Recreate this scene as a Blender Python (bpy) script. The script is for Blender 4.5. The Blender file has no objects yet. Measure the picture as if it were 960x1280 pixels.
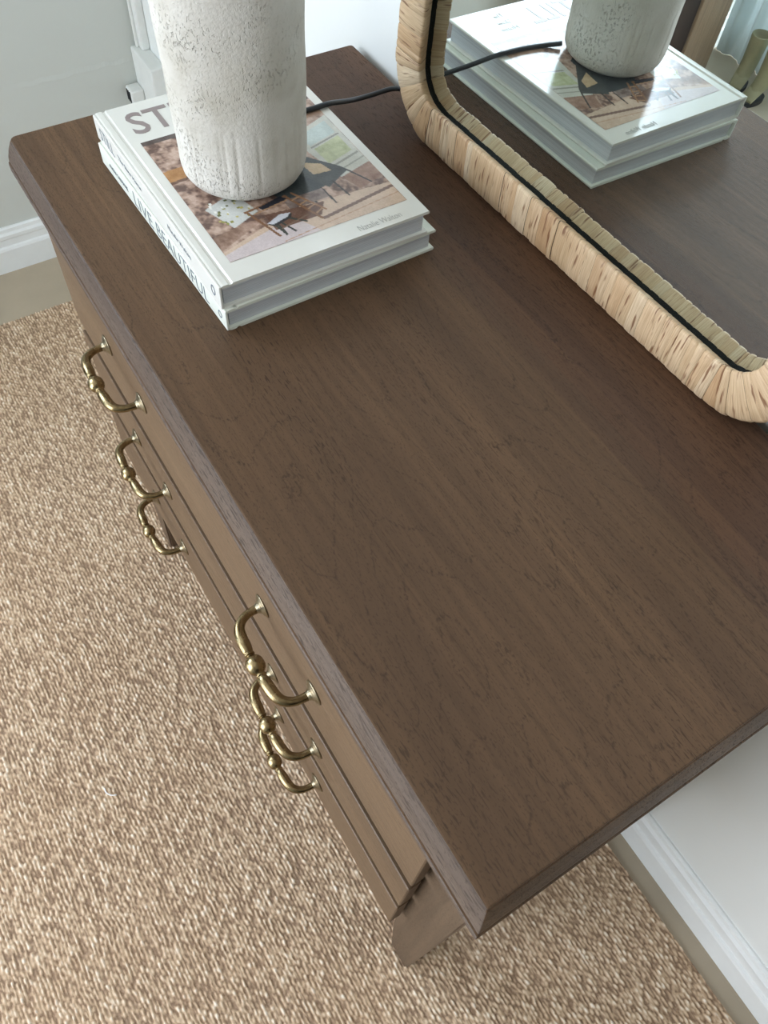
import bpy, bmesh, math, random
import numpy as np
from mathutils import Vector, Matrix

random.seed(7)
RNG = np.random.default_rng(7)
S = bpy.context.scene
COL = S.collection
H = 0.84                      # height of the dresser top above the rug

# ------------------------------------------------------------------ camera
cam_d = bpy.data.cameras.new('camera')
cam = bpy.data.objects.new('camera', cam_d)
COL.objects.link(cam)
cam_d.sensor_fit = 'VERTICAL'
cam_d.sensor_height = 36.0
cam_d.lens = 1001.36 / 1280.0 * 36.0
cam_d.clip_start = 0.02
Rw = ((0.52998111, 0.84616827, 0.05585043),
      (0.73072549, -0.4222711, -0.53640225),
      (-0.43030254, 0.3250944, -0.84211244))
right, down, fwd = (Vector(r) for r in Rw)
m = Matrix.Identity(4)
for i in range(3):
    m[i][0] = right[i]; m[i][1] = -down[i]; m[i][2] = -fwd[i]
m.translation = Vector((-0.00046, -0.109787, 0.536974 + H))
cam.matrix_world = m
S.camera = cam

# ------------------------------------------------------------------ world, daylight, exposure
W = bpy.data.worlds.new('sky'); S.world = W
W.use_nodes = True
bg = W.node_tree.nodes['Background']
bg.inputs[0].default_value = (0.62, 0.80, 1.0, 1)
bg.inputs[1].default_value = 1.6

def area(name, loc, rot, sx, sy, power, color):
    l = bpy.data.lights.new(name, 'AREA'); l.shape = 'RECTANGLE'
    l.size = sx; l.size_y = sy; l.energy = power; l.color = color
    o = bpy.data.objects.new(name, l); COL.objects.link(o)
    o.location = loc; o.rotation_euler = rot
    return o
# daylight just outside the two windows of the room
area('window_daylight', (-0.84, -2.21, 1.20), (math.radians(90), 0, 0), 1.68, 2.2, 88, (0.93, 0.945, 1.0))
area('window_daylight', (-1.95, -1.25, 1.78), (math.radians(90), 0, math.radians(-90)), 1.4, 1.16, 56, (0.78, 0.87, 1.0))
S.view_settings.view_transform = 'Standard'
S.view_settings.look = 'None'
S.view_settings.exposure = 0.10
S.view_settings.gamma = 1.0
S.view_settings.use_curve_mapping = False
S.cycles.max_bounces = 10
S.cycles.diffuse_bounces = 6
S.cycles.glossy_bounces = 5
S.cycles.use_denoising = True

# ------------------------------------------------------------------ helpers
def lin(c):
    return tuple(((v / 255 / 12.92) if v / 255 <= 0.04045 else ((v / 255 + 0.055) / 1.055) ** 2.4) for v in c)

class NT:
    """small node-tree writer"""
    def __init__(s, name):
        s.m = bpy.data.materials.new(name); s.m.use_nodes = True
        s.t = s.m.node_tree; s.n = s.t.nodes; s.l = s.t.links
        s.b = s.n['Principled BSDF']; s.out = s.n['Material Output']
    def new(s, kind, **kw):
        n = s.n.new(kind)
        for k, v in kw.items():
            if k.startswith('i_'):
                key = k[2:]
                key = int(key) if key.isdigit() else key.replace('_', ' ')
                inp = n.inputs[key]
                if isinstance(v, bpy.types.NodeSocket): s.l.new(v, inp)
                else: inp.default_value = v
            else: setattr(n, k, v)
        return n
    def math(s, op, a, b=0.0, c=0.0, clamp=False):
        n = s.n.new('ShaderNodeMath'); n.operation = op; n.use_clamp = clamp
        for i, v in enumerate((a, b, c)):
            if isinstance(v, bpy.types.NodeSocket): s.l.new(v, n.inputs[i])
            else: n.inputs[i].default_value = v
        return n.outputs[0]
    def coord(s, which='Object'):
        return s.new('ShaderNodeTexCoord').outputs[which]
    def scale(s, vec, sc, loc=(0, 0, 0)):
        n = s.new('ShaderNodeMapping'); s.l.new(vec, n.inputs[0])
        n.inputs[1].default_value = loc; n.inputs[3].default_value = sc
        return n.outputs[0]
    def noise(s, vec, scale=5, detail=3, rough=.5, dist=0):
        n = s.new('ShaderNodeTexNoise'); s.l.new(vec, n.inputs['Vector'])
        n.inputs['Scale'].default_value = scale; n.inputs['Detail'].default_value = detail
        n.inputs['Roughness'].default_value = rough; n.inputs['Distortion'].default_value = dist
        return n.outputs[0]
    def ramp(s, fac, stops):
        n = s.new('ShaderNodeValToRGB'); s.l.new(fac, n.inputs[0])
        e = n.color_ramp.elements
        while len(e) < len(stops): e.new(0.5)
        for q, (p, c) in zip(e, stops):
            q.position = p; q.color = (*c, 1) if len(c) == 3 else c
        return n.outputs[0]
    def mix(s, fac, a, b, mode='MIX'):
        n = s.n.new('ShaderNodeMix'); n.data_type = 'RGBA'; n.blend_type = mode
        for i, v in ((0, fac), (6, a), (7, b)):
            if isinstance(v, bpy.types.NodeSocket): s.l.new(v, n.inputs[i])
            else: n.inputs[i].default_value = (*v, 1) if isinstance(v, tuple) and len(v) == 3 else v
        return n.outputs[2]
    def maprange(s, v, a, b, c=0.0, d=1.0):
        n = s.n.new('ShaderNodeMapRange'); n.clamp = True
        s.l.new(v, n.inputs[0])
        for i, q in enumerate((a, b, c, d)): n.inputs[i + 1].default_value = q
        return n.outputs[0]
    def color(s, v):
        if isinstance(v, bpy.types.NodeSocket): s.l.new(v, s.b.inputs['Base Color'])
        else: s.b.inputs['Base Color'].default_value = (*v, 1)
    def rough(s, v):
        if isinstance(v, bpy.types.NodeSocket): s.l.new(v, s.b.inputs['Roughness'])
        else: s.b.inputs['Roughness'].default_value = v
    def bump(s, h, strength=.3, dist=.002):
        n = s.new('ShaderNodeBump'); s.l.new(h, n.inputs['Height'])
        n.inputs['Strength'].default_value = strength; n.inputs['Distance'].default_value = dist
        s.l.new(n.outputs[0], s.b.inputs['Normal'])

def plain(name, rgb, rough=.6, metal=0.0, spec=None, var=0.0, vscale=20, bump=0.0):
    t = NT(name)
    c = lin(rgb)
    if var:
        f = t.noise(t.coord(), vscale, 4, .6)
        t.color(t.ramp(f, [(.3, tuple(x * (1 - var) for x in c)), (.7, tuple(min(1, x * (1 + var)) for x in c))]))
        if bump: t.bump(f, bump, .003)
    else: t.color(c)
    t.rough(rough); t.b.inputs['Metallic'].default_value = metal
    if spec is not None: t.b.inputs['Specular IOR Level'].default_value = spec
    return t.m

def link(name, me, mat=None, parent=None, smooth=False):
    o = bpy.data.objects.new(name, me); COL.objects.link(o)
    if mat is not None: me.materials.append(mat)
    if parent is not None: o.parent = parent
    if smooth:
        me.polygons.foreach_set('use_smooth', [True] * len(me.polygons)); me.update()
    return o
def from_bm(name, bm, mat=None, parent=None, smooth=False):
    me = bpy.data.meshes.new(name)
    bmesh.ops.recalc_face_normals(bm, faces=bm.faces)
    bm.to_mesh(me); bm.free()
    return link(name, me, mat, parent, smooth)
def from_py(name, v, f, mat=None, parent=None, smooth=False, fix=True):
    me = bpy.data.meshes.new(name); me.from_pydata(v, [], f); me.update()
    if fix:
        bm = bmesh.new(); bm.from_mesh(me); bmesh.ops.recalc_face_normals(bm, faces=bm.faces); bm.to_mesh(me); bm.free()
    return link(name, me, mat, parent, smooth)
def empty(name, loc, label, cat, group=None, rot=(0, 0, 0)):
    o = bpy.data.objects.new(name, None); COL.objects.link(o)
    o.empty_display_size = .05
    o.location = loc; o.rotation_euler = rot
    return tag(o, label, cat, group)
def tag(o, label, cat, group=None):
    o['label'] = label; o['category'] = cat
    if group: o['group'] = group
    return o
def box_bm(bm, a, b, bevel=0.0, seg=2):
    r = bmesh.ops.create_cube(bm, size=1.0)
    vs = r['verts']
    for v in vs:
        v.co = Vector([a[i] if v.co[i] < 0 else b[i] for i in range(3)])
    if bevel:
        es = list({e for v in vs for e in v.link_edges})
        bmesh.ops.bevel(bm, geom=es, offset=bevel, segments=seg, affect='EDGES', profile=.5)
    return vs
def box(name, a, b, mat, parent=None, bevel=0.0, seg=2):
    bm = bmesh.new(); box_bm(bm, a, b, bevel, seg)
    return from_bm(name, bm, mat, parent, smooth=False)
def struct(o):
    o['kind'] = 'structure'; return o
def tube(name, pts, radii, mat, parent=None, seg=12, caps=True):
    pts = [Vector(p) for p in pts]
    n = len(pts); v = []; f = []
    up = None
    for i, p in enumerate(pts):
        d = (pts[min(i + 1, n - 1)] - pts[max(i - 1, 0)]).normalized()
        if up is None:
            up = d.orthogonal().normalized()
        up = (up - d * up.dot(d)).normalized()
        w = d.cross(up)
        r = radii[i] if hasattr(radii, '__len__') else radii
        for k in range(seg):
            a = 2 * math.pi * k / seg
            v.append(p + (up * math.cos(a) + w * math.sin(a)) * r)
    for i in range(n - 1):
        for k in range(seg):
            a = i * seg + k; b = i * seg + (k + 1) % seg
            f.append((a, b, b + seg, a + seg))
    if caps:
        f.append(tuple(range(seg))); f.append(tuple(range((n - 1) * seg, n * seg)))
    return from_py(name, [tuple(q) for q in v], f, mat, parent, smooth=True)
def spline(P, n=8):
    """Catmull-Rom through points of any dimension"""
    P = [np.array(p, float) for p in P]
    P = [2 * P[0] - P[1]] + P + [2 * P[-1] - P[-2]]
    out = []
    for i in range(1, len(P) - 2):
        for k in range(n):
            t = k / n
            a, b, c, d = P[i - 1:i + 3]
            out.append(.5 * ((2 * b) + (c - a) * t + (2 * a - 5 * b + 4 * c - d) * t * t + (-a + 3 * b - 3 * c + d) * t ** 3))
    out.append(P[-2])
    return out
def lathe(name, prof, mat, parent=None, seg=64, center=(0, 0)):
    v = []; f = []
    for r, z in prof:
        for k in range(seg):
            a = 2 * math.pi * k / seg
            v.append((center[0] + r * math.cos(a), center[1] + r * math.sin(a), z))
    n = len(prof)
    for i in range(n - 1):
        for k in range(seg):
            a = i * seg + k; b = i * seg + (k + 1) % seg
            f.append((a, b, b + seg, a + seg))
    f.append(tuple(range(seg))); f.append(tuple(range((n - 1) * seg, n * seg)))
    return from_py(name, v, f, mat, parent, smooth=True)

# ------------------------------------------------------------------ materials
def wood(name, base, dark, light, grain_axis=0, plank=None, rough=.42, pores=1.0, seed=0.0, cath=1.0, rings=20.0, spec=.32):
    """brown open-pored timber: long colour bands, cathedral rings, short dark pores"""
    t = NT(name)
    v = t.coord()
    def st(along, across):
        s = [across] * 3; s[grain_axis] = along; return tuple(s)
    loc = (seed, seed * .7, seed * .3)
    # broad tone
    tone = t.noise(t.scale(v, st(.9, 9), loc), 1.0, 3, .55)
    fine = t.noise(t.scale(v, st(5, 160), loc), 1.0, 3, .6)
    # cathedral rings: distance-like field bent by slow noise
    bend = t.noise(t.scale(v, st(2.6, 9.0), loc), 1.0, 1.5, .45, .25)
    rough_n = t.noise(t.scale(v, st(60, 200), loc), 1.0, 2, .6)
    fld = t.math('ADD', t.math('MULTIPLY', bend, rings), t.math('MULTIPLY', rough_n, .28))
    fr = t.math('FRACT', fld)
    line = t.maprange(t.math('ABSOLUTE', t.math('SUBTRACT', fr, .5)), 0.0, .07, 1.0, 0.0)
    # pores: short dashes along the grain
    dash = t.noise(t.scale(v, st(80, 640), loc), 1.0, 1, .5)
    pore = t.maprange(dash, .58, .66, 0.0, 1.0)
    speck = t.maprange(t.noise(t.scale(v, st(330, 800), loc), 1.0, 1, .5), .60, .70, 0.0, 1.0)
    dens = t.maprange(t.noise(t.scale(v, st(1.6, 14), (seed + 3, 1, 2)), 1.0, 2, .5), .42, .6, .32, 1.0)
    c = t.ramp(tone, [(.28, dark), (.5, base), (.75, light)])
    c = t.mix(t.maprange(fine, .35, .65, 0, .7), c, tuple(x * .66 for x in base))
    brk = t.maprange(t.noise(t.scale(v, st(260, 480), loc), 1.0, 1, .5), .44, .58, 0.0, 1.0)
    ln = t.math('MULTIPLY', t.math('MULTIPLY', line, brk), .85 * cath)
    c = t.mix(ln, c, tuple(x * .34 for x in base))
    pm = t.math('MULTIPLY', t.math('MAXIMUM', t.math('MULTIPLY', pore, dens), t.math('MULTIPLY', speck, .65)), .80 * pores, clamp=True)
    c = t.mix(pm, c, tuple(x * .36 for x in base))
    if plank:
        for (y0, amt, tint) in plank:
            sep = t.new('ShaderNodeSeparateXYZ'); t.l.new(v, sep.inputs[0])
            msk = t.maprange(sep.outputs[1], y0 - .0006, y0 + .0006, 0, amt)
            c = t.mix(msk, c, t.mix(1.0, c, tint, 'MULTIPLY'))
    t.color(c)
    t.rough(t.math('ADD', t.math('MULTIPLY', pm, .25), rough))
    t.b.inputs['Specular IOR Level'].default_value = spec
    hgt = t.math('SUBTRACT', t.math('MULTIPLY', fine, .3), t.math('ADD', pm, t.math('MULTIPLY', ln, .6)))
    t.bump(hgt, .22, .0005)
    return t.m

M_TOP = wood('dark_stained_timber', lin((97, 74, 54)), lin((73, 55, 41)), lin((116, 89, 64)), 0,
             plank=[(.298, 1.0, (.88, .86, .90)), (.318, 1.0, (1.12, 1.06, 1.04)), (.335, 1.0, (.84, .84, .88))], rough=.50, spec=.22, cath=.75, rings=18.0)
M_EDGE = wood('edge_timber_sheen', lin((94, 79, 68)), lin((70, 57, 49)), lin((116, 101, 89)), 0, rough=.55, pores=1.0, seed=12.0, cath=.2)
M_DRAW = wood('drawer_timber', lin((110, 88, 66)), lin((97, 77, 58)), lin((122, 99, 75)), 0, rough=.46, pores=.5, seed=4.2, cath=.45)
M_LEG = wood('leg_timber', lin((98, 80, 63)), lin((86, 70, 55)), lin((110, 91, 72)), 2, rough=.5, pores=.4, seed=9.1, cath=.3)

def brass():
    t = NT('antique_brass')
    v = t.coord()
    n1 = t.noise(v, 90, 3, .6)
    t.color(t.ramp(n1, [(.3, lin((118, 102, 72))), (.7, lin((168, 150, 114)))]))
    t.b.inputs['Metallic'].default_value = 1.0
    t.rough(t.maprange(n1, .3, .7, .20, .30))
    return t.m
M_BRASS = brass()
M_ROSE = plain('pale_brass', (142, 132, 110), .34, 1.0, var=.1, vscale=120)

def wall_mat(name, rgb, crack=False):
    t = NT(name)
    v = t.coord()
    c = lin(rgb)
    big = t.noise(v, 3.0, 3, .5)
    t.color(t.ramp(big, [(.3, tuple(x * .96 for x in c)), (.7, c)]))
    h = t.math('ADD', t.math('MULTIPLY', t.noise(v, 60, 3, .6), .25), t.math('MULTIPLY', t.noise(v, 9, 2, .5), 1.0))
    if crack:
        # old plaster seam running along the wall
        sep = t.new('ShaderNodeSeparateXYZ'); t.l.new(v, sep.inputs[0])
        wob = t.math('MULTIPLY', t.math('SUBTRACT', t.noise(t.scale(v, (0, 22, 0)), 1.0, 3, .6), .5), .016)
        zz = t.math('SUBTRACT', t.math('SUBTRACT', sep.outputs[2], .405), wob)
        seam = t.maprange(zz, -.006, .004, 1.0, 0.0)
        fade = t.maprange(sep.outputs[1], .12, .22, 0.0, 1.0)
        h = t.math('ADD', h, t.math('MULTIPLY', t.math('MULTIPLY', seam, fade), 1.6))
    t.bump(h, .35, .004)
    t.rough(.55)
    return t.m
M_WFAR = wall_mat('shaded_plaster_seamed', (204, 209, 204), True)  # same white plaster, its dimmer light put into the colour as a greyer tone
M_WALL = wall_mat('white_plaster', (232, 236, 234))
M_WNEAR = plain('taupe_paint', (60, 54, 48), .7)
M_TRIM = plain('white_gloss_paint', (233, 237, 237), .32, var=.03, vscale=14)
M_FLOOR = plain('painted_concrete', (176, 163, 142), .55, var=.08, vscale=6, bump=.1)
M_CEIL = plain('ceiling_paint', (186, 178, 166), .7)

def rug_mat():
    t = NT('woven_sisal')
    a = t.new('ShaderNodeVertexColor'); a.layer_name = 'weave'
    sep = t.new('ShaderNodeSeparateColor'); t.l.new(a.outputs[0], sep.inputs[0])
    v = t.coord()
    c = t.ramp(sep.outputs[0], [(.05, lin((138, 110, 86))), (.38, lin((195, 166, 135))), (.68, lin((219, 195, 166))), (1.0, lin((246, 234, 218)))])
    fib = t.noise(t.scale(v, (420, 1500, 300)), 1.0, 2, .6)
    c = t.mix(t.maprange(fib, .35, .75, 0, .35), c, lin((228, 208, 186)))
    big = t.noise(v, 5, 2, .5)
    c = t.mix(t.maprange(big, .4, .7, 0, .15), c, lin((186, 150, 114)))
    t.color(c); t.rough(.85)
    t.b.inputs['Specular IOR Level'].default_value = .2
    t.bump(fib, .35, .001)
    return t.m
M_RUG = rug_mat()

def rattan_mat():
    t = NT('dried_rattan_peel')
    uv = t.new('ShaderNodeUVMap').outputs[0]
    info = t.new('ShaderNodeObjectInfo')
    rnd = info.outputs['Random']
    off = t.new('ShaderNodeCombineXYZ'); t.l.new(t.math('MULTIPLY', rnd, 37.0), off.inputs[0]); t.l.new(t.math('MULTIPLY', rnd, 91.0), off.inputs[1])
    add = t.new('ShaderNodeVectorMath'); add.operation = 'ADD'
    t.l.new(t.scale(uv, (900, 26, 1)), add.inputs[0]); t.l.new(off.outputs[0], add.inputs[1])
    st = t.noise(add.outputs[0], 1.0, 3, .6)
    add2 = t.new('ShaderNodeVectorMath'); add2.operation = 'ADD'
    t.l.new(t.scale(uv, (230, 30, 1)), add2.inputs[0]); t.l.new(off.outputs[0], add2.inputs[1])
    blot = t.noise(add2.outputs[0], 1.0, 2, .5)
    b = t.ramp(rnd, [(0, lin((206, 172, 132))), (.3, lin((226, 200, 164))), (.6, lin((214, 186, 148))), (.85, lin((232, 212, 180))), (1, lin((190, 150, 106)))])
    c = t.mix(t.maprange(st, .35, .7, 0, .55), b, lin((160, 118, 80)))
    c = t.mix(t.maprange(blot, .60, .68, 0, .85), c, lin((122, 78, 48)))
    t.color(c); t.rough(.5)
    t.bump(st, .4, .0012)
    return t.m
M_RATTAN = rattan_mat()
M_CORE = plain('dark_backing', (22, 24, 26), .6)

def mirror_mat():
    t = NT('silvered_glass')
    g = t.new('ShaderNodeBsdfGlossy'); g.inputs['Color'].default_value = (.80, .865, .84, 1); g.inputs['Roughness'].default_value = 0.0
    d = t.new('ShaderNodeBsdfDiffuse')
    n2 = t.noise(t.coord(), 6, 2, .5)
    d.inputs['Color'].default_value = (*lin((205, 212, 210)), 1)
    fac = t.maprange(n2, .3, .7, .006, .022)
    mx = t.new('ShaderNodeMixShader'); t.l.new(fac, mx.inputs[0]); t.l.new(g.outputs[0], mx.inputs[1]); t.l.new(d.outputs[0], mx.inputs[2])
    t.l.new(mx.outputs[0], t.out.inputs[0])
    return t.m
M_MIRROR = mirror_mat()
M_GLASSEDGE = plain('glass_edge', (150, 170, 160), .2)

def pane_mat():
    t = NT('window_glass')
    tr = t.new('ShaderNodeBsdfTransparent'); g = t.new('ShaderNodeBsdfGlossy'); g.inputs['Roughness'].default_value = 0.0
    mx = t.new('ShaderNodeMixShader'); mx.inputs[0].default_value = .06
    t.l.new(tr.outputs[0], mx.inputs[1]); t.l.new(g.outputs[0], mx.inputs[2]); t.l.new(mx.outputs[0], t.out.inputs[0])
    return t.m
M_PANE = pane_mat()

def ceramic_mat():
    t = NT('chalky_stoneware')
    v = t.coord()
    low = t.noise(v, 14, 3, .55)
    pit = t.maprange(t.noise(t.scale(v, (420, 420, 260)), 1.0, 2, .6), .56, .66, 0, 1)
    dens = t.maprange(t.noise(v, 22, 2, .5), .45, .68, .04, .8)
    hband = t.noise(t.scale(v, (6, 6, 160)), 1.0, 2, .5)
    pits = t.math('MULTIPLY', pit, dens)
    c = t.ramp(low, [(.3, lin((180, 175, 162))), (.5, lin((201, 198, 189))), (.75, lin((212, 210, 204)))])
    c = t.mix(t.math('MULTIPLY', pits, .4), c, lin((136, 128, 114)))
    t.color(c); t.rough(.8)
    t.b.inputs['Specular IOR Level'].default_value = .25
    h = t.math('SUBTRACT', t.math('ADD', t.math('MULTIPLY', hband, .5), t.math('MULTIPLY', t.noise(v, 330, 2, .6), .45)), t.math('MULTIPLY', pits, 1.0))
    t.bump(h, .9, .0016)
    return t.m
M_CER = ceramic_mat()
M_CORD = plain('black_cord', (38, 44, 50), .42)
M_COVER = plain('laminated_white_cover', (224, 224, 217), .16, var=.01)
M_COVER2 = plain('matt_cream_cover', (226, 230, 220), .35, var=.02)
M_INKG = plain('grey_ink', (146, 134, 132), .3)
M_INKD = plain('dark_ink', (104, 116, 128), .4)
M_INKL = plain('pale_ink', (168, 168, 164), .4)
def pages_mat():
    t = NT('stacked_pages')
    v = t.coord()
    n = t.noise(t.scale(v, (3, 3, 1500)), 1.0, 2, .6)
    t.color(t.ramp(n, [(.3, lin((176, 180, 186))), (.7, lin((216, 220, 224)))]))
    t.rough(.7); t.bump(n, .3, .0004)
    return t.m
M_PAGES = pages_mat()
def photo_mat():
    t = NT('printed_photo')
    a = t.new('ShaderNodeVertexColor'); a.layer_name = 'print'
    t.color(a.outputs[0]); t.rough(.16)
    return t.m
M_PHOTO = photo_mat()
M_PLASTIC = plain('white_plastic', (226, 229, 226), .38, var=.03, vscale=30)
M_DARKW = wood('old_dark_timber', lin((62, 46, 38)), lin((44, 34, 32)), lin((80, 58, 46)), 2, rough=.4, seed=2.2)
M_POST = wood('pale_timber', lin((176, 150, 124)), lin((158, 132, 106)), lin((190, 166, 140)), 2, rough=.5, pores=.4, seed=6.0, cath=.2)
def curtain_mat():
    t = NT('sheer_curtain')
    d = t.new('ShaderNodeBsdfDiffuse'); d.inputs[0].default_value = (*lin((218, 226, 226)), 1)
    tl = t.new('ShaderNodeBsdfTranslucent'); tl.inputs[0].default_value = (*lin((222, 230, 232)), 1)
    mx = t.new('ShaderNodeMixShader'); mx.inputs[0].default_value = .45
    t.l.new(d.outputs[0], mx.inputs[1]); t.l.new(tl.outputs[0], mx.inputs[2]); t.l.new(mx.outputs[0], t.out.inputs[0])
    return t.m
M_CURT = curtain_mat()
M_BOOT = plain('olive_rubber', (160, 156, 122), .45, var=.12, vscale=25)
M_THREAD = plain('white_thread', (240, 240, 240), .7)

# ------------------------------------------------------------------ the setting
XF, YB, YF, XN, ZC, ZF = -1.772, 0.447, -2.05, 3.6, 2.6, -0.008
struct(box('floor', (XF - .1, YF - .1, ZF - .1), (XN + .1, YB + .1, ZF), M_FLOOR))
struct(box('ceiling', (XF - .1, YF - .1, ZC), (XN + .1, YB + .1, ZC + .1), M_CEIL))
struct(box('wall_back', (XF - .1, YB, ZF), (XN + .1, YB + .1, ZC), M_WALL))
struct(box('wall_near', (XN, YF - .1, ZF), (XN + .1, YB, ZC), M_WNEAR))
def wall_with_hole(name, mk, lo, hi, mat):
    """mk maps (u, z) spans to a box; the hole is lo..hi"""
    bm = bmesh.new()
    (u0, u1), (h0, h1), (k0, k1) = lo, hi, mk[0]
    f = mk[1]
    for a, b, c, d in ((u0, h0, ZF, ZC), (h1, u1, ZF, ZC), (h0, h1, ZF, k0), (h0, h1, k1, ZC)):
        p, q = f(a, b, c, d); box_bm(bm, p, q)
    return struct(from_bm(name, bm, mat))
wall_with_hole('wall_front', ((.08, 2.32), lambda a, b, c, d: ((a, YF - .1, c), (b, YF, d))), (XF - .1, XN + .1), (-1.70, .02), M_WALL)
wall_with_hole('wall_far', ((1.20, 2.36), lambda a, b, c, d: ((XF - .1, a, c), (XF, b, d))), (YF, YB), (-1.95, -.55), M_WFAR)

def window(name, f, u0, u1, z0, z1):
    """f(u, depth, z) -> point; depth 0 is the room face of the wall, positive outwards"""
    def bx(nm, a, b, mat, par, bev=.004):
        p, q = f(*a), f(*b)
        lo = [min(p[i], q[i]) for i in range(3)]; hi = [max(p[i], q[i]) for i in range(3)]
        return box(nm, lo, hi, mat, par, bev, 1)
    w = .055
    fr = bx(name, (u0, .03, z0), (u0 + w, .08, z1), M_TRIM, None); fr['kind'] = 'structure'
    bx('frame', (u1 - w, .03, z0), (u1, .08, z1), M_TRIM, fr)
    bx('frame', (u0 + w, .03, z0), (u1 - w, .08, z0 + w), M_TRIM, fr)
    bx('frame', (u0 + w, .03, z1 - w), (u1 - w, .08, z1), M_TRIM, fr)
    um = (u0 + u1) / 2
    bx('mullion', (um - .025, .035, z0 + w), (um + .025, .075, z1 - w), M_TRIM, fr)
    for a, b in ((u0 + w, um - .025), (um + .025, u1 - w)):
        bx('pane', (a, .053, z0 + w), (b, .057, z1 - w), M_PANE, fr, 0)
window('window_1', lambda u, d, z: (u, YF - d, z), -1.70, .02, .08, 2.32)
window('window_2', lambda u, d, z: (XF - d, u, z), -1.95, -.55, 1.20, 2.36)

# moulded skirting: profile (thickness, height)
SK = [(0, 0), (.017, 0), (.017, .058), (.0145, .063), (.0105, .066), (.0105, .082), (.0125, .086), (.0125, .094), (.008, .099), (.007, .107), (.003, .110), (0, .110)]
def skirting(name, f, u0, u1):
    v = []; n = len(SK)
    for u in (u0, u1):
        for d, z in SK: v.append(f(u, d, z + ZF))
    fc = [(i, (i + 1) % n, n + (i + 1) % n, n + i) for i in range(n)] + [tuple(range(n)), tuple(range(n, 2 * n))]
    return struct(from_py(name, v, fc, M_TRIM))
skirting('baseboard_back', lambda u, d, z: (u, YB - d, z), XF, XN)
skirting('baseboard_far', lambda u, d, z: (XF + d, u, z), YF, YB - .017)
skirting('baseboard_front', lambda u, d, z: (u, YF + d, z), .04, XN)
skirting('baseboard_near', lambda u, d, z: (XN - d, u, z), YF + .017, YB - .017)

# ------------------------------------------------------------------ sisal rug (woven rows as real relief)
def build_rug():
    x0, x1, y0, y1 = -1.588, 0.62, -0.86, 0.399
    nx, ny = int((x1 - x0) / .0027) + 1, int((y1 - y0) / .0016) + 1
    xs = np.linspace(x0, x1, nx); ys = np.linspace(y0, y1, ny)
    X, Y = np.meshgrid(xs, ys, indexing='ij')
    def vnoise(sx, sy, seed):
        r = np.random.default_rng(seed)
        gx, gy = X * sx, Y * sy
        ix, iy = np.floor(gx).astype(int), np.floor(gy).astype(int)
        fx, fy = gx - ix, gy - iy
        T = r.random((512, 512))
        g = lambda a, b: T[a % 512, b % 512]
        fx = fx * fx * (3 - 2 * fx); fy = fy * fy * (3 - 2 * fy)
        return (g(ix, iy) * (1 - fx) + g(ix + 1, iy) * fx) * (1 - fy) + (g(ix, iy + 1) * (1 - fx) + g(ix + 1, iy + 1) * fx) * fy
    PY, PX = .0058, .0105           # row pitch across, knot pitch along
    Yw = Y + (vnoise(40, 12, 1) - .5) * .0042
    row = np.floor(Yw / PY).astype(int)
    fy = Yw / PY - row
    off = (row % 2) * .5 + np.random.default_rng(3).random(4096)[row % 4096] * .16
    Xw = X + (vnoise(70, 90, 2) - .5) * .0045
    kx = Xw / PX + off
    ik = np.floor(kx).astype(int); fx = kx - ik
    T = np.random.default_rng(5).random((1024, 1024))
    rk = T[ik % 1024, row % 1024]
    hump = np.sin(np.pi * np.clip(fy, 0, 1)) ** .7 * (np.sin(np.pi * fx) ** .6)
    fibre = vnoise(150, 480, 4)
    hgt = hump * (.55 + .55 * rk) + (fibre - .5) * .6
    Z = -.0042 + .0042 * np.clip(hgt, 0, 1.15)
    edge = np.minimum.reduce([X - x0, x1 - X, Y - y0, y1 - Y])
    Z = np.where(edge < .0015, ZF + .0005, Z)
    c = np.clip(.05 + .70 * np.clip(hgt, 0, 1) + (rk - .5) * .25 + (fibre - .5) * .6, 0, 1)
    V = np.stack([X, Y, Z], -1).reshape(-1, 3).astype(np.float32)
    I = np.arange(nx * ny).reshape(nx, ny)
    F = np.stack([I[:-1, :-1], I[1:, :-1], I[1:, 1:], I[:-1, 1:]], -1).reshape(-1, 4)
    me = bpy.data.meshes.new('sisal_rug')
    me.vertices.add(len(V)); me.vertices.foreach_set('co', V.ravel())
    me.loops.add(F.size); me.loops.foreach_set('vertex_index', F.ravel().astype(np.int32))
    me.polygons.add(len(F)); me.polygons.foreach_set('loop_start', np.arange(0, F.size, 4, dtype=np.int32))
    me.update(calc_edges=True)
    at = me.color_attributes.new('weave', 'FLOAT_COLOR', 'POINT')
    cc = np.repeat(c.reshape(-1, 1), 4, 1); cc[:, 3] = 1
    at.data.foreach_set('color', cc.ravel().astype(np.float32))
    o = link('sisal_rug', me, M_RUG, None, True)
    tag(o, 'large beige woven sisal rug covering the floor under the dresser', 'rug')
build_rug()

# ------------------------------------------------------------------ dresser
L, WD = 0.8880, 0.4334
dresser = empty('dresser', (0, 0, 0), 'dark brown stained wooden three drawer dresser with brass handles', 'dresser')
def ring_loft(name, loops, mat, parent):
    v = []; f = []; n = len(loops[0])
    for lp in loops: v += lp
    for i in range(len(loops) - 1):
        for k in range(n):
            a = i * n + k; b = i * n + (k + 1) % n
            f.append((a, b, b + n, a + n))
    f.append(tuple(range(n))[::-1]); f.append(tuple(range((len(loops) - 1) * n, len(loops) * n)))
    return from_py(name, v, f, mat, parent)
# profile of the edge: (outward offset from the top surface rectangle, z)
EDGE = [(-.0012, 0.0), (.0, -.0004), (.0002, -.0022), (.0014, -.0030), (.0050, -.0120), (.0080, -.0222), (.0085, -.0252), (.0060, -.0264), (.0060, -.0280), (.0092, -.0290), (.0100, -.0300), (.0100, -.0365), (.0085, -.0385)]
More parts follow.
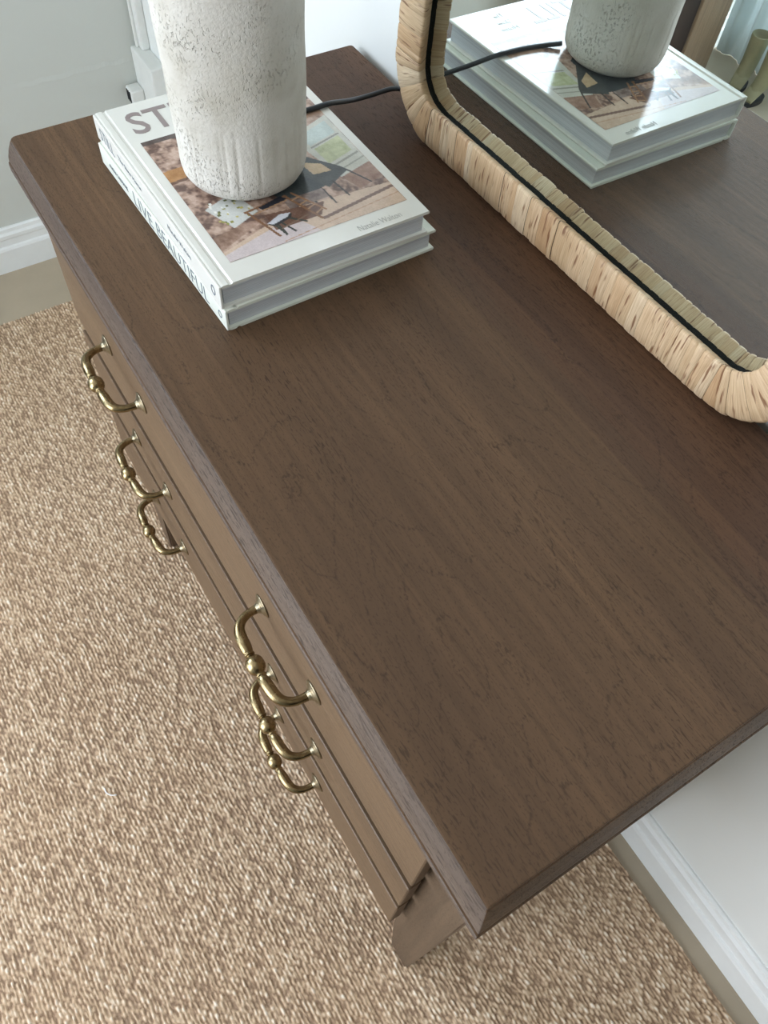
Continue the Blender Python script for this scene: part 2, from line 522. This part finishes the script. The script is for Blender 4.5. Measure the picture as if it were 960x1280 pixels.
# own origin at the near front corner of the top
def top_loop(o_, z):
    x0, x1, y0, y1 = -L - o_, o_, -o_, WD + min(o_, .008)
    pts = []
    for cx, cy, sx, sy, r, a0 in ((x1, y0, -1, 1, .0008, -90), (x1, y1, -1, -1, .0008, 0), (x0, y1, 1, -1, .0040, 90), (x0, y0, 1, 1, .0075, 180)):
        r = max(.0005, r + o_ * (.25 if r > .003 else 0))
        for k in range(5):
            a = math.radians(a0 + 90 * k / 4)
            pts.append((cx + sx * r + r * math.cos(a), cy + sy * r + r * math.sin(a), z))
    return pts
tp = ring_loft('tabletop', [top_loop(o_, z) for o_, z in EDGE], M_TOP, dresser)
tp.location = (0, 0, H)
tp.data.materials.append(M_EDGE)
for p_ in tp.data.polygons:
    if p_.normal.y < -.5: p_.material_index = 1      # the front edge strip: open grained, window sheen painted in as a paler tone
DX0, DX1 = -.8480, -.0500
DZ = [(-.0415, -.2320, 0.0), (-.2520, -.3690, -.0008), (-.3890, -.5215, -.0016)]
def handle(parent, cx, cz, yf):
    pts = []; rad = []
    P = [(-.0485, -.004, .0046), (-.0484, -.010, .0041), (-.0474, -.0175, .0042), (-.0440, -.0245, .0046), (-.0385, -.0292, .0052), (-.0300, -.0315, .0058), (-.0210, -.0322, .0058), (-.0150, -.0325, .0050), (-.0128, -.0325, .0042), (-.0120, -.0325, .0049),
         (-.0108, -.0325, .0050), (-.0098, -.0325, .0038), (-.0088, -.0325, .0044), (-.0070, -.0325, .0066), (-.0040, -.0325, .0083), (0, -.0325, .0089)]
    P = P + [(-x, y, r) for x, y, r in P[-2::-1]]
    q = spline(P, 3)
    o = tube('handle', [(a[0], a[1], 0) for a in q], [a[2] for a in q], M_BRASS, parent, 14)
    o.location = (cx, yf, H + cz)
    for s in (-1, 1):
        prof = [(.0124, 0), (.0124, .0012), (.0113, .0019), (.0104, .0021), (.0096, .0029), (.0070, .0038), (.0052, .0052), (.0046, .0075)]
        r = lathe('handle_rosette', prof, M_ROSE, parent, 24)
        r.rotation_euler = (math.radians(90), 0, 0)
        r.location = (cx + s * .0485, yf, H + cz)
    return o
HC = [-.142, -.311, -.4515]
for (z0, z1, yf), hz in zip(DZ, HC):
    bm = bmesh.new()
    box_bm(bm, (DX0, yf, H + z1), (DX1, .0140, H + z0), .0012, 1)
    d = from_bm('drawer', bm, M_DRAW, dresser)
    handle(d, -.645, hz, yf)
    handle(d, -.268, hz, yf)
# carcass between the legs
box('side_panel', (-.050, .078, H - .52), (-.020, WD - .062, H - .0385), M_LEG, dresser)
box('side_panel', (-.850, .078, H - .52), (-.820, WD - .052, H - .0385), M_LEG, dresser)
box('back_panel', (-.818, WD - .04, H - .52), (-.052, WD - .028, H - .0385), M_LEG, dresser)
box('bottom_panel', (-.818, .022, H - .524), (-.052, WD - .042, H - .506), M_LEG, dresser)
def leg(sx, front):
    """outer side straight, inner side tapers to the foot below the drawers"""
    xo = 0.0 if sx > 0 else -.8840
    yo = .0188 if front else WD - .002
    dy = 1 if front else -1
    secs = [(-.0385, .056, .056), (-.60, .056, .056), (-.70, .0545, .055), (-.8395, .042, .048)]
    v = []
    for z, w, dp in secs:
        for a, b in ((0, 0), (1, 0), (1, 1), (0, 1)):
            v.append((xo - sx * a * w, yo + dy * b * dp, H + z))
    f = []
    for i in range(len(secs) - 1):
        for k in range(4):
            a = i * 4 + k; b = i * 4 + (k + 1) % 4; f.append((a, b, b + 4, a + 4))
    f += [(0, 1, 2, 3), tuple(range(len(v) - 4, len(v)))]
    bm = bmesh.new()
    vs = [bm.verts.new(p) for p in v]
    for q in f: bm.faces.new([vs[i] for i in q])
    bmesh.ops.bevel(bm, geom=[e for e in bm.edges if abs((e.verts[0].co - e.verts[1].co).z) > .02], offset=.003, segments=2, affect='EDGES')
    from_bm('leg', bm, M_LEG, dresser)
for sx in (1, -1):
    for fr in (True, False): leg(sx, fr)

# ------------------------------------------------------------------ books
def text_mesh(body, size_x=None, size_y=None, thin=0.0):
    """flat lettering as mesh; returns verts (unit scaled to size) and faces"""
    cu = bpy.data.curves.new('lettering', 'FONT'); cu.body = body; cu.size = 1.0
    cu.resolution_u = 3; cu.offset = thin
    ob = bpy.data.objects.new('lettering', cu); COL.objects.link(ob)
    dg = bpy.context.evaluated_depsgraph_get()
    me = ob.evaluated_get(dg).to_mesh()
    v = np.array([tuple(p.co) for p in me.vertices]); f = [tuple(p.vertices) for p in me.polygons]
    ob.evaluated_get(dg).to_mesh_clear()
    bpy.data.objects.remove(ob); bpy.data.curves.remove(cu)
    v[:, :2] -= v[:, :2].min(0)
    ext = v[:, :2].max(0)
    if size_x: v[:, 0] *= size_x / ext[0]
    if size_y: v[:, 1] *= size_y / ext[1]
    return v, f
def put_text(name, lines, parent, mat, origin, ex, ey):
    """lines: (text, x, y, width, height) laid in the plane origin + x*ex + y*ey, one lettering mesh per line"""
    ex, ey, og = Vector(ex), Vector(ey), Vector(origin)
    for body, x, y, w, h in lines:
        V = []; F = []; nm = name
        if body == 'O-logo':
            n = 20; nm = 'spine_emblem'
            for r in (1.0, .72):
                for k in range(n):
                    a = 2 * math.pi * k / n
                    V.append(og + ex * (x + w / 2 + r * w / 2 * math.cos(a)) + ey * (y + h / 2 + r * h / 2 * math.sin(a)))
            F = [(k, (k + 1) % n, n + (k + 1) % n, n + k) for k in range(n)]
        else:
            v, F = text_mesh(body, w, h, -.018 if mat is not M_INKG else .012)
            V = [og + ex * (x + p[0]) + ey * (y + p[1]) for p in v]
        me = bpy.data.meshes.new(nm); me.from_pydata([tuple(q) for q in V], [], F); me.update()
        o = link(nm, me, mat, parent)
        md = o.modifiers.new('thickness', 'SOLIDIFY'); md.thickness = .0002; md.offset = 1
def make_book(name, loc, rz, Lb, Wb, T, cover_mat, label):
    """origin: spine edge, far end (head of the book), bottom. local x along the spine towards the camera end, y to the fore edge"""
    b = empty(name, loc, label, 'book', None, (0, 0, rz))
    tb = .0030
    def cover(nm, z0, z1, outer_top):
        # cross-section across y with a hinge groove beside the spine, extruded along x
        if outer_top:
            prof = [(0.001, z1 - .0006), (.003, z1), (.0075, z1), (.0092, z1 - .0012), (.0108, z1 - .0012), (.0124, z1), (Wb - .001, z1), (Wb, z1 - .001), (Wb, z0 + .0006), (Wb - .0006, z0), (.0010, z0)]
        else:
            prof = [(0.001, z0 + .0006), (.003, z0), (.0075, z0), (.0092, z0 + .0012), (.0108, z0 + .0012), (.0124, z0), (Wb - .001, z0), (Wb, z0 + .001), (Wb, z1 - .0006), (Wb - .0006, z1), (.0010, z1)]
        n = len(prof)
        v = [(x, y, z) for x in (0, Lb) for y, z in prof]
        f = [(i, (i + 1) % n, n + (i + 1) % n, n + i) for i in range(n)] + [tuple(range(n)), tuple(range(n, 2 * n))]
        return from_py(nm, v, f, cover_mat, b)
    cover('front_cover', T - tb, T, True)
    cover('back_cover', 0, tb, False)
    box('spine', (0, -.0016, .0006), (Lb, .0010, T - .0006), cover_mat, b, .0008, 2)
    bm = bmesh.new()
    box_bm(bm, (.0035, .003, tb), (Lb - .0035, Wb - .0045, T - tb))
    from_bm('page_block', bm, M_PAGES, b)
    return b
ba = 0.0022819
ca, sa = math.cos(ba), math.sin(ba)
BH1, BH2 = .0245, .0509
A0 = (-0.51467 - .29 * ca, 0.0772 - .29 * sa)
rz2 = .0185
low = make_book('cream_book', (-.5122 - .2872 * math.cos(rz2), .0788 - .2872 * math.sin(rz2), H + .0003), rz2, .2872, .229, BH1 - .0003, M_COVER2,
                'lower cream hardback book with dark spine lettering, directly on the dresser top')
top = make_book('white_book', (A0[0], A0[1], H + BH1 + .0002), ba, .29, .2192, BH2 - BH1 - .0002, M_COVER,
                'upper white hardback book with a photograph on its cover, under the lamp')
T1 = BH2 - BH1 - .0002
T2 = BH1 - .0003
put_text('title_lettering', [('STILL', .0238, -.0540, .1000, .0385)], top, M_INKG, (0, 0, T1 + .0001), (0, 1, 0), (-1, 0, 0))
put_text('subtitle_lettering', [('The', .1500, -.0235, .0150, .0090), ('Slow', .1500, -.0385, .0205, .0090), ('Home', .1500, -.0535, .0270, .0090), ('Natalie Walton', .1455, -.2845, .0460, .0075)],
         top, M_INKL, (0, 0, T1 + .0001), (0, 1, 0), (-1, 0, 0))
put_text('spine_lettering', [('STILL', .0130, .0065, .0360, .0130), ('The Slow Home', .0600, .0115, .0580, .0050), ('Natalie Walton', .1800, .0115, .0500, .0050), ('O-logo', .2720, .0075, .0085, .0110)],
         top, M_INKD, (0, -.0017, 0), (1, 0, 0), (0, 0, 1))
put_text('spine_lettering', [('ATHENA CALDERONE', .0240, .0095, .0470, .0048), ('LIVE', .0860, .0045, .0440, .0155), ('BEAUTIFUL', .1400, .0045, .1120, .0155), ('O-logo', .2715, .0080, .0075, .0080)],
         low, M_INKD, (0, -.0017, 0), (1, 0, 0), (0, 0, 1))

# cover photograph: an old stone room with a desk, a dark cabinet, a stool - painted as print colour per vertex
def cover_photo():
    u0, u1, w0, w1 = .0215, .2085, .0678, .2662      # across, along
    nu, nw = 235, 250
    U, Wv = np.meshgrid(np.linspace(0, 1, nu), np.linspace(0, 1, nw), indexing='ij')   # U left-right, Wv top-bottom
    r = np.random.default_rng(11)
    def vn(sx, sy, seed):
        rr = np.random.default_rng(seed); T = rr.random((256, 256))
        gx, gy = U * sx, Wv * sy
        ix, iy = np.floor(gx).astype(int), np.floor(gy).astype(int); fx, fy = gx - ix, gy - iy
        fx = fx * fx * (3 - 2 * fx); fy = fy * fy * (3 - 2 * fy)
        g = lambda a, b: T[a % 256, b % 256]
        return (g(ix, iy) * (1 - fx) + g(ix + 1, iy) * fx) * (1 - fy) + (g(ix, iy + 1) * (1 - fx) + g(ix + 1, iy + 1) * fx) * fy
    n1 = vn(22, 22, 1) * .5 + vn(55, 55, 2) * .35 + vn(110, 110, 3) * .15
    C = np.zeros((nu, nw, 3))
    a, b, c3 = np.array([104, 82, 74]), np.array([166, 138, 122]), np.array([198, 172, 156])
    t = np.clip((n1 - .3) / .4, 0, 1)[..., None]
    C[:] = np.where(t < .5, a + (b - a) * t * 2, b + (c3 - b) * (t * 2 - 1))
    def poly(pts, col, soft=0.0, jit=0):
        pts = np.array(pts, float); ins = np.zeros(U.shape, bool); n = len(pts)
        for i in range(n):
            x0_, y0_ = pts[i]; x1_, y1_ = pts[(i + 1) % n]
            cond = ((y0_ > Wv) != (y1_ > Wv))
            xi = x0_ + (Wv - y0_) * (x1_ - x0_) / ((y1_ - y0_) if y1_ != y0_ else 1e-9)
            ins ^= cond & (U < xi)
        col = np.array(col, float)
        cc = col + (n1[..., None] - .5) * jit
        C[ins] = (np.broadcast_to(cc, C.shape))[ins]
    def rect(x0_, y0_, x1_, y1_, col, jit=0): poly([(x0_, y0_), (x1_, y0_), (x1_, y1_), (x0_, y1_)], col, 0, jit)
    def line(p, q, w, col):
        p = np.array(p); q = np.array(q); d = q - p; ln = np.hypot(*d); n_ = np.array([-d[1], d[0]]) / ln * w / 2
        poly([p + n_, q + n_, q - n_, p - n_], col)
    # beam and timber over the top, stone wall, lime mortar ledge
    rect(0, 0, 1, .035, (92, 80, 76), 40)
    poly([(0, .27), (.55, .25), (.55, .32), (0, .36)], (176, 130, 84), 0, 40)
    poly([(0, .36), (.55, .32), (.55, .34), (0, .38)], (110, 84, 70), 0, 30)
    poly([(.75, .12), (1, .1), (1, .17), (.72, .2)], (190, 158, 138), 0, 40)
    # window on the right wall: pale panes with garden green
    poly([(.72, .30), (1.0, .20), (1.0, .66), (.80, .70)], (206, 206, 196), 0, 20)
    poly([(.77, .31), (.97, .245), (.97, .36), (.785, .41)], (196, 208, 204), 0, 30)
    poly([(.79, .44), (.97, .39), (.97, .53), (.80, .58)], (192, 198, 160), 0, 60)
    line((.78, .425), (.98, .375), .012, (150, 150, 142)); line((.79, .61), (.99, .555), .014, (158, 158, 148)); line((.80, .655), (1, .60), .01, (166, 166, 156))
    poly([(.80, .70), (1, .65), (1, .78), (.84, .82)], (150, 118, 102), 0, 70)
    # floor: pale boards
    poly([(0, .93), (.45, .80), (1, .84), (1, 1), (0, 1)], (204, 180, 160), 0, 26)
    poly([(0, .95), (.42, .85), (.5, 1), (0, 1)], (206, 194, 194), 0, 20)
    line((.55, .93), (1, .87), .02, (122, 98, 88)); line((.30, .99), (1, .925), .006, (184, 152, 130))
    # dark cabinet with a bright opening and thin legs
    poly([(.40, .22), (.66, .36), (.70, .72), (.46, .76), (.38, .60)], (66, 72, 74), 0, 16)
    poly([(.62, .36), (.84, .62), (.86, .66), (.70, .74), (.58, .52)], (74, 78, 78), 0, 20)
    poly([(.66, .50), (.76, .56), (.78, .63), (.68, .62)], (206, 180, 146), 0, 40)
    for p, q in (((.66, .72), (.67, .86)), ((.74, .70), (.76, .84)), ((.85, .65), (.92, .80)), ((.58, .76), (.58, .86))): line(p, q, .011, (64, 60, 58))
    rect(.44, .73, .66, .80, (128, 112, 106), 110)
    poly([(.30, .78), (.62, .82), (.56, .90), (.30, .90)], (112, 84, 72), 0, 40)
    # stone window-seat with flowers at the left
    poly([(.06, .62), (.24, .56), (.29, .74), (.13, .80)], (206, 208, 204), 0, 20)
    for k in range(34):
        x, y = .08 + r.random() * .19, .58 + r.random() * .17
        rect(x, y, x + .008 + .01 * r.random(), y + .01 + .008 * r.random(), [(150, 150, 84), (104, 108, 70), (236, 236, 230), (190, 180, 110)][k % 4])
    poly([(0, .82), (.18, .79), (.30, .80), (.0, .92)], (150, 122, 106), 0, 90)
    # table with trestle legs, dark seat, stool
    line((.22, .725), (.47, .70), .014, (142, 106, 80)); line((.235, .73), (.30, .95), .014, (128, 94, 70)); line((.46, .70), (.55, .93), .014, (134, 98, 72))
    line((.50, .69), (.60, .88), .012, (150, 112, 84))
    for k in range(4): line((.475 + .022 * k, .745 + .045 * k), (.525 + .02 * k, .735 + .042 * k), .008, (176, 138, 106))
    poly([(.30, .72), (.44, .69), (.46, .725), (.32, .755)], (44, 46, 56))
    line((.26, .755), (.46, .73), .009, (176, 140, 110))
    poly([(.28, .85), (.37, .815), (.43, .825), (.41, .855), (.31, .875)], (62, 62, 64))
    poly([(.285, .843), (.37, .808), (.425, .818), (.40, .84), (.31, .86)], (206, 208, 216))
    for p, q in (((.315, .87), (.335, .955)), ((.35, .865), (.385, .95)), ((.40, .85), (.47, .915)), ((.33, .87), (.335, .94))): line(p, q, .012, (70, 72, 68))
    line((.33, .905), (.50, .87), .008, (128, 106, 92))
    C = np.clip(C + (r.random((nu, nw, 1)) - .5) * 14, 0, 255) / 255
    Cl = np.where(C <= .04045, C / 12.92, ((C + .055) / 1.055) ** 2.4)
    zt = T1 + .0002
    X = w0 + Wv * (w1 - w0); Yv = u0 + U * (u1 - u0)
    V = np.stack([X, Yv, np.full_like(X, zt)], -1).reshape(-1, 3)
    I = np.arange(nu * nw).reshape(nu, nw)
    F = np.stack([I[:-1, :-1], I[:-1, 1:], I[1:, 1:], I[1:, :-1]], -1).reshape(-1, 4)
    me = bpy.data.meshes.new('cover_photo'); me.from_pydata(V.tolist(), [], F.tolist()); me.update()
    at = me.color_attributes.new('print', 'FLOAT_COLOR', 'POINT')
    at.data.foreach_set('color', np.concatenate([Cl.reshape(-1, 3), np.ones((nu * nw, 1))], 1).astype(np.float32).ravel())
    link('cover_photo', me, M_PHOTO, top)
cover_photo()

# ------------------------------------------------------------------ table lamp
LX, LY, LR = -.6514, .1697, .0592
lamp = empty('table_lamp', (LX, LY, H + BH2 + .0003), 'tall chalky white textured ceramic table lamp standing on the books', 'lamp')
prof = [(.034, 0.0), (.044, .0004), (.0500, .0022), (.0548, .0060), (.0578, .0115), (.0590, .018)]
prof += [(LR + .0215 * z, z) for z in np.linspace(.024, .36, 70)]
prof += [(.064, .375), (.056, .388), (.040, .396), (.020, .400), (.014, .404)]
def rough_lathe(name, prof, mat, parent, seg=260):
    v = []; f = []
    tex = np.random.default_rng(21)
    ph = tex.random(40) * 6.28
    lines = np.zeros(seg)
    for a0 in tex.random(46) * 2 * math.pi:          # scattered scraped lines
        w_, h_ = tex.uniform(.010, .026), tex.uniform(.4, 1.0)
        aa = np.arange(seg) * 2 * math.pi / seg
        dd_ = np.abs((aa - a0 + math.pi) % (2 * math.pi) - math.pi)
        lines = np.maximum(lines, h_ * np.exp(-(dd_ / w_) ** 2))
    for i, (rr, z) in enumerate(prof):
        for k in range(seg):
            a = 2 * math.pi * k / seg
            d = .0007 * math.sin(3 * a + 9 * z + ph[0]) + .0005 * math.sin(5 * a - 22 * z + ph[1]) + .0003 * math.sin(95 * z + 2 * math.sin(a + ph[2]))
            if .008 < z < .075:                       # scraped vertical flutes near the foot
                d -= .0013 * lines[k] * math.sin(math.pi * (z - .008) / .067) ** .5
            q = rr + d * min(1, z / .012)
            v.append((q * math.cos(a), q * math.sin(a), z))
    n = len(prof)
    for i in range(n - 1):
        for k in range(seg):
            a = i * seg + k; b = i * seg + (k + 1) % seg
            f.append((a, b, b + seg, a + seg))
    f.append(tuple(range(seg))); f.append(tuple(range((n - 1) * seg, n * seg)))
    return from_py(name, v, f, mat, parent, smooth=True)
rough_lathe('lamp_base', prof, M_CER, lamp)
lathe('neck', [(.012, .400), (.012, .43), (.016, .432), (.016, .47), (.006, .472)], M_BRASS, lamp, 24)
zc = H + BH2 + .0003
cord_pts = [(-.6940, .212, H + .0560), (-.7030, .232, H + .0537), (-.7080, .262, H + .0537), (-.7085, .284, H + .0540), (-.7105, .300, H + .0525), (-.7220, .325, H + .0420), (-.7330, .347, H + .0330), (-.7385, .370, H + .0290),
            (-.7410, .397, H + .0275), (-.7440, .414, H + .0210), (-.7420, .428, H + .0110), (-.7300, .4365, H + .0050), (-.700, .4385, H + .0034), (-.660, .4390, H + .0034)]
tube('cord', [(p[0] - LX, p[1] - LY, p[2] - zc) for p in spline(cord_pts, 6)], .0027, M_CORD, lamp, 10)

# ------------------------------------------------------------------ rattan framed mirror
nrm = Vector((0.0226, -0.9995, 0.0220)).normalized()
dd = None
es = Vector((0, 0, 1)).cross(nrm); es = Vector((-nrm.y, nrm.x, 0)).normalized()      # horizontal, towards +x
et = nrm.cross(es); et = -et if et.z < 0 else et
xc = -.446
yc = (-0.42610822 - nrm.x * xc) / nrm.y
mir = empty('wall_mirror', (xc, yc, H + .0006), 'rounded rectangular mirror with a wrapped rattan frame leaning on the wall', 'mirror')
mm = Matrix((es, et, nrm)).transposed().to_4x4(); mm.translation = mir.location
mir.matrix_world = mm
MW, MH = .582, .80
HW = .0240                           # half width of the frame
def rr_path(w, h, r, z0, n=14):
    """rounded rectangle, counter-clockwise from the bottom middle; returns dense points and outward normals"""
    P = []; N = []
    def seg(p, q, nn, k=24):
        for i in range(k):
            t = i / k; P.append((p[0] + (q[0] - p[0]) * t, p[1] + (q[1] - p[1]) * t)); N.append(nn)
    def arc(cx, cy, a0, k=n):
        for i in range(k):
            a = math.radians(a0 + 90 * i / k); P.append((cx + r * math.cos(a), cy + r * math.sin(a))); N.append((math.cos(a), math.sin(a)))
    x = w / 2
    seg((0, z0), (x - r, z0), (0, -1)); arc(x - r, z0 + r, -90)
    seg((x, z0 + r), (x, z0 + h - r), (1, 0)); arc(x - r, z0 + h - r, 0)
    seg((x - r, z0 + h), (-x + r, z0 + h), (0, 1)); arc(-x + r, z0 + h - r, 90)
    seg((-x, z0 + h - r), (-x, z0 + r), (-1, 0)); arc(-x + r, z0 + r, 180)
    seg((-x + r, z0), (0, z0), (0, -1))
    return np.array(P), np.array(N)
RO = .080
Pm, Nm = rr_path(MW - 2 * HW, MH - 2 * HW, RO - HW, HW)
sg = np.r_[0, np.cumsum(np.hypot(*np.diff(np.vstack([Pm, Pm[:1]]), axis=0).T))]
TOT = sg[-1]
Pc = np.vstack([Pm, Pm[:1]]); Nc = np.vstack([Nm, Nm[:1]])
def at(s):
    s = s % TOT
    p = np.array([np.interp(s, sg, Pc[:, 0]), np.interp(s, sg, Pc[:, 1])])
    n = np.array([np.interp(s, sg, Nc[:, 0]), np.interp(s, sg, Nc[:, 1])]); n /= np.hypot(*n)
    return p, n
# cross-section (offset outwards, depth in front of the glass)
SEC = [(.0185, -.0095), (.0225, -.0030), (.0238, .0060), (.0232, .0130), (.0200, .0164), (.0060, .0178), (-.0100, .0177), (-.0205, .0173), (-.0230, .0160), (-.0230, .0140), (-.0200, .0095), (-.0160, .0034)]
seclen = np.r_[0, np.cumsum([math.dist(SEC[i], SEC[i + 1]) for i in range(len(SEC) - 1)])]
# dark core under the wrapping
cv = []; cf = []
core = [(.020, -.009), (.021, .010), (.018, .0135), (-.017, .0145), (-.0200, .0118), (-.0125, .0020), (-.0120, .0004), (-.0120, -.009)]
nn = len(Pm)
for p, n in zip(Pm, Nm):
    for a, b in core: cv.append((p[0] + n[0] * a, p[1] + n[1] * a, b))
k = len(core)
for i in range(nn):
    j = (i + 1) % nn
    for c in range(k): cf.append((i * k + c, j * k + c, j * k + (c + 1) % k, i * k + (c + 1) % k))
from_py('frame_core', cv, cf, M_CORE, mir)
rs = random.Random(5)
s = 0.0; cuts = []
while s < TOT - .006:
    cuts.append(s); s += rs.choice((.007, .009, .010, .012, .014, .018)) * rs.uniform(.85, 1.15)
cuts[-1:] = [] if TOT - cuts[-1] < .005 else cuts[-1:]
cuts.append(TOT)
sl = [rs.uniform(-.0040, .0040) for _ in cuts]; sl[-1] = sl[0]
lift = [rs.uniform(-.0005, .0005) for _ in cuts]
for i in range(len(cuts) - 1):
    v = []; uvs = []; f = []
    for c, t in enumerate((0, .12, .5, .88, 1)):
        for q, (a, b) in enumerate(SEC):
            fr = q / (len(SEC) - 1) - .5
            s0 = cuts[i] + sl[i] * fr * 2; s1 = cuts[i + 1] + sl[i + 1] * fr * 2
            ss = s0 + (s1 - s0) * t
            p, n = at(ss)
            edge_drop = (-.0005, .0001, .0003, .0001, -.0005)[c] + lift[i]
            ln = math.hypot(a, b - .004)
            a2 = a + edge_drop * (a / .024); b2 = b + edge_drop * (1 if b > .012 else .2)
            v.append((p[0] + n[0] * a2, p[1] + n[1] * a2, b2)); uvs.append(((s0 - cuts[i] + (s1 - s0) * t), seclen[q]))
    ns = len(SEC)
    for c in range(4):
        for q in range(ns - 1): f.append((c * ns + q, (c + 1) * ns + q, (c + 1) * ns + q + 1, c * ns + q + 1))
    me = bpy.data.meshes.new('rattan_strip'); me.from_pydata(v, [], f); me.update()
    ul = me.uv_layers.new(name='UVMap')
    ul.data.foreach_set('uv', np.array([uvs[l.vertex_index] for l in me.loops], np.float32).ravel())
    link('rattan_strip', me, M_RATTAN, mir, True)
# the glass
Pg, _ = rr_path(MW - 2 * HW + .0, MH - 2 * HW + .0, RO - HW, HW)
n_ = len(Pg)
gv = [(p[0], p[1], 0.0) for p in Pg] + [(p[0], p[1], -.004) for p in Pg]
gf = [tuple(range(n_)), tuple(range(2 * n_ - 1, n_ - 1, -1))] + [(i, i + n_, (i + 1) % n_ + n_, (i + 1) % n_) for i in range(n_)]
from_py('glass', gv, gf, M_MIRROR, mir)

# ------------------------------------------------------------------ corner socket box and conduit on the back wall
sock = empty('socket_box', (XF + .055, YB, .37), 'white surface socket box with conduit in the wall corner behind the dresser', 'socket box')
def sbox(nm, a, b, mat=M_PLASTIC, bev=.003):
    return box(nm, [a[i] - sock.location[i] for i in range(3)], [b[i] - sock.location[i] for i in range(3)], mat, sock, bev, 2)
sbox('box', (XF + .001, YB - .034, .300), (XF + .112, YB, .430))
sbox('conduit', (XF + .001, YB - .018, .430), (XF + .034, YB, 2.59))
sbox('conduit_ridge', (XF + .008, YB - .024, .430), (XF + .016, YB - .0175, 2.59), bev=.002)
plug = empty('plug', (XF + .022, YB - .034, .338), 'small white electrical plug in the socket box behind the books', 'plug')
box('plug_body', (-.018, -.030, -.016), (.018, 0, .016), M_PLASTIC, plug, .004)
for kx in (-.008, 0, .008): box('grip_slot', (kx - .0018, -.0315, -.012), (kx + .0018, -.029, .012), M_CORE, plug)

# ------------------------------------------------------------------ what the mirror shows of the room behind
cab = empty('dark_cabinet', (XF + .262, -1.4, ZF), 'dark brown timber cabinet with a paler corner post, seen in the mirror', 'cabinet')
box('body', (-.24, -.10, .04), (-.145, .50, .86), M_DARKW, cab, .004)
box('corner_post', (-.24, -.26, 0), (-.135, -.10, .90), M_POST, cab, .004)
box('corner_post', (-.24, .50, 0), (-.135, .56, .90), M_POST, cab, .003)
box('cabinet_top', (-.24, -.27, .90), (-.125, .57, .925), M_DARKW, cab, .004)
def curtain():
    v = []; f = []
    n = 120; x0, x1 = -1.745, -1.05
    rows = [(-.006, .35), (.12, .8), (.6, 1.0), (1.4, .9), (2.5, .7)]
    for z, am in rows:
        for i in range(n):
            t = i / (n - 1); x = x0 + (x1 - x0) * t
            y = -1.84 + am * (.028 * math.sin(t * 46) + .010 * math.sin(t * 117 + 1))
            v.append((x, y, z))
    for r_ in range(len(rows) - 1):
        for i in range(n - 1):
            a = r_ * n + i; f.append((a, a + 1, a + 1 + n, a + n))
    o = from_py('sheer_curtain', v, f, M_CURT, None, True)
    md = o.modifiers.new('cloth', 'SOLIDIFY'); md.thickness = .0012
    tag(o, 'pale sheer floor length curtain in the corner, seen in the mirror', 'curtain')
curtain()
def boot(loc, rz, label):
    b = empty('rubber_boot', loc, label, 'boot', 'olive boots by the curtain', (0, 0, rz))
    # shaft and foot as one lofted skin: rings (centre x, z, rx, ry, tilt)
    rings = [tuple(.7 * q for q in r_) for r_ in [(.085, .020, .030, .030), (.060, .045, .042, .036), (.020, .066, .052, .038), (-.005, .085, .050, .039), (-.012, .120, .045, .040), (-.012, .180, .047, .043), (-.012, .235, .052, .047), (-.012, .240, .049, .044), (-.012, .120, .040, .036)]]
    v = []; f = []; n = 20
    tilt = [70, 58, 38, 18, 4, 0, 0, 0, 0]
    for (cx, cz, rx, ry), tl in zip(rings, tilt):
        tl = math.radians(tl)
        for k in range(n):
            a = 2 * math.pi * k / n
            dx, dy = rx * math.cos(a), ry * math.sin(a)
            v.append((cx + dx * math.cos(tl), dy, max(.012, cz + dx * -math.sin(tl) * .7)))
    for i in range(len(rings) - 1):
        for k in range(n):
            a = i * n + k; c = i * n + (k + 1) % n; f.append((a, c, c + n, a + n))
    f.append(tuple(range(n))); f.append(tuple(range((len(rings) - 1) * n, len(rings) * n)))
    from_py('upper', v, f, M_BOOT, b, True)
    sv = []; m_ = 24
    for z in (0, .014):
        for k in range(m_):
            a = 2 * math.pi * k / m_
            sv.append((.021 + .062 * math.cos(a), .028 * math.sin(a) * (1 - .12 * math.cos(a)), z))
    sf = [(k, (k + 1) % m_, m_ + (k + 1) % m_, m_ + k) for k in range(m_)] + [tuple(range(m_)), tuple(range(m_, 2 * m_))]
    from_py('sole', sv, sf, M_CORE, b)
boot((-1.53, -1.715, ZF + .0003), math.radians(70), 'olive boot nearer the dark cabinet, seen in the mirror')
boot((-1.44, -1.690, ZF + .0003), math.radians(84), 'olive boot farther from the dark cabinet, seen in the mirror')

# a white scrap of thread on the rug
tag(tube('thread', spline([(-.478, -.262, .0010), (-.470, -.262, .0016), (-.462, -.257, .0016), (-.458, -.249, .0010)], 4), .0011, M_THREAD, None, 6),
    'tiny white scrap of thread lying on the rug', 'thread')
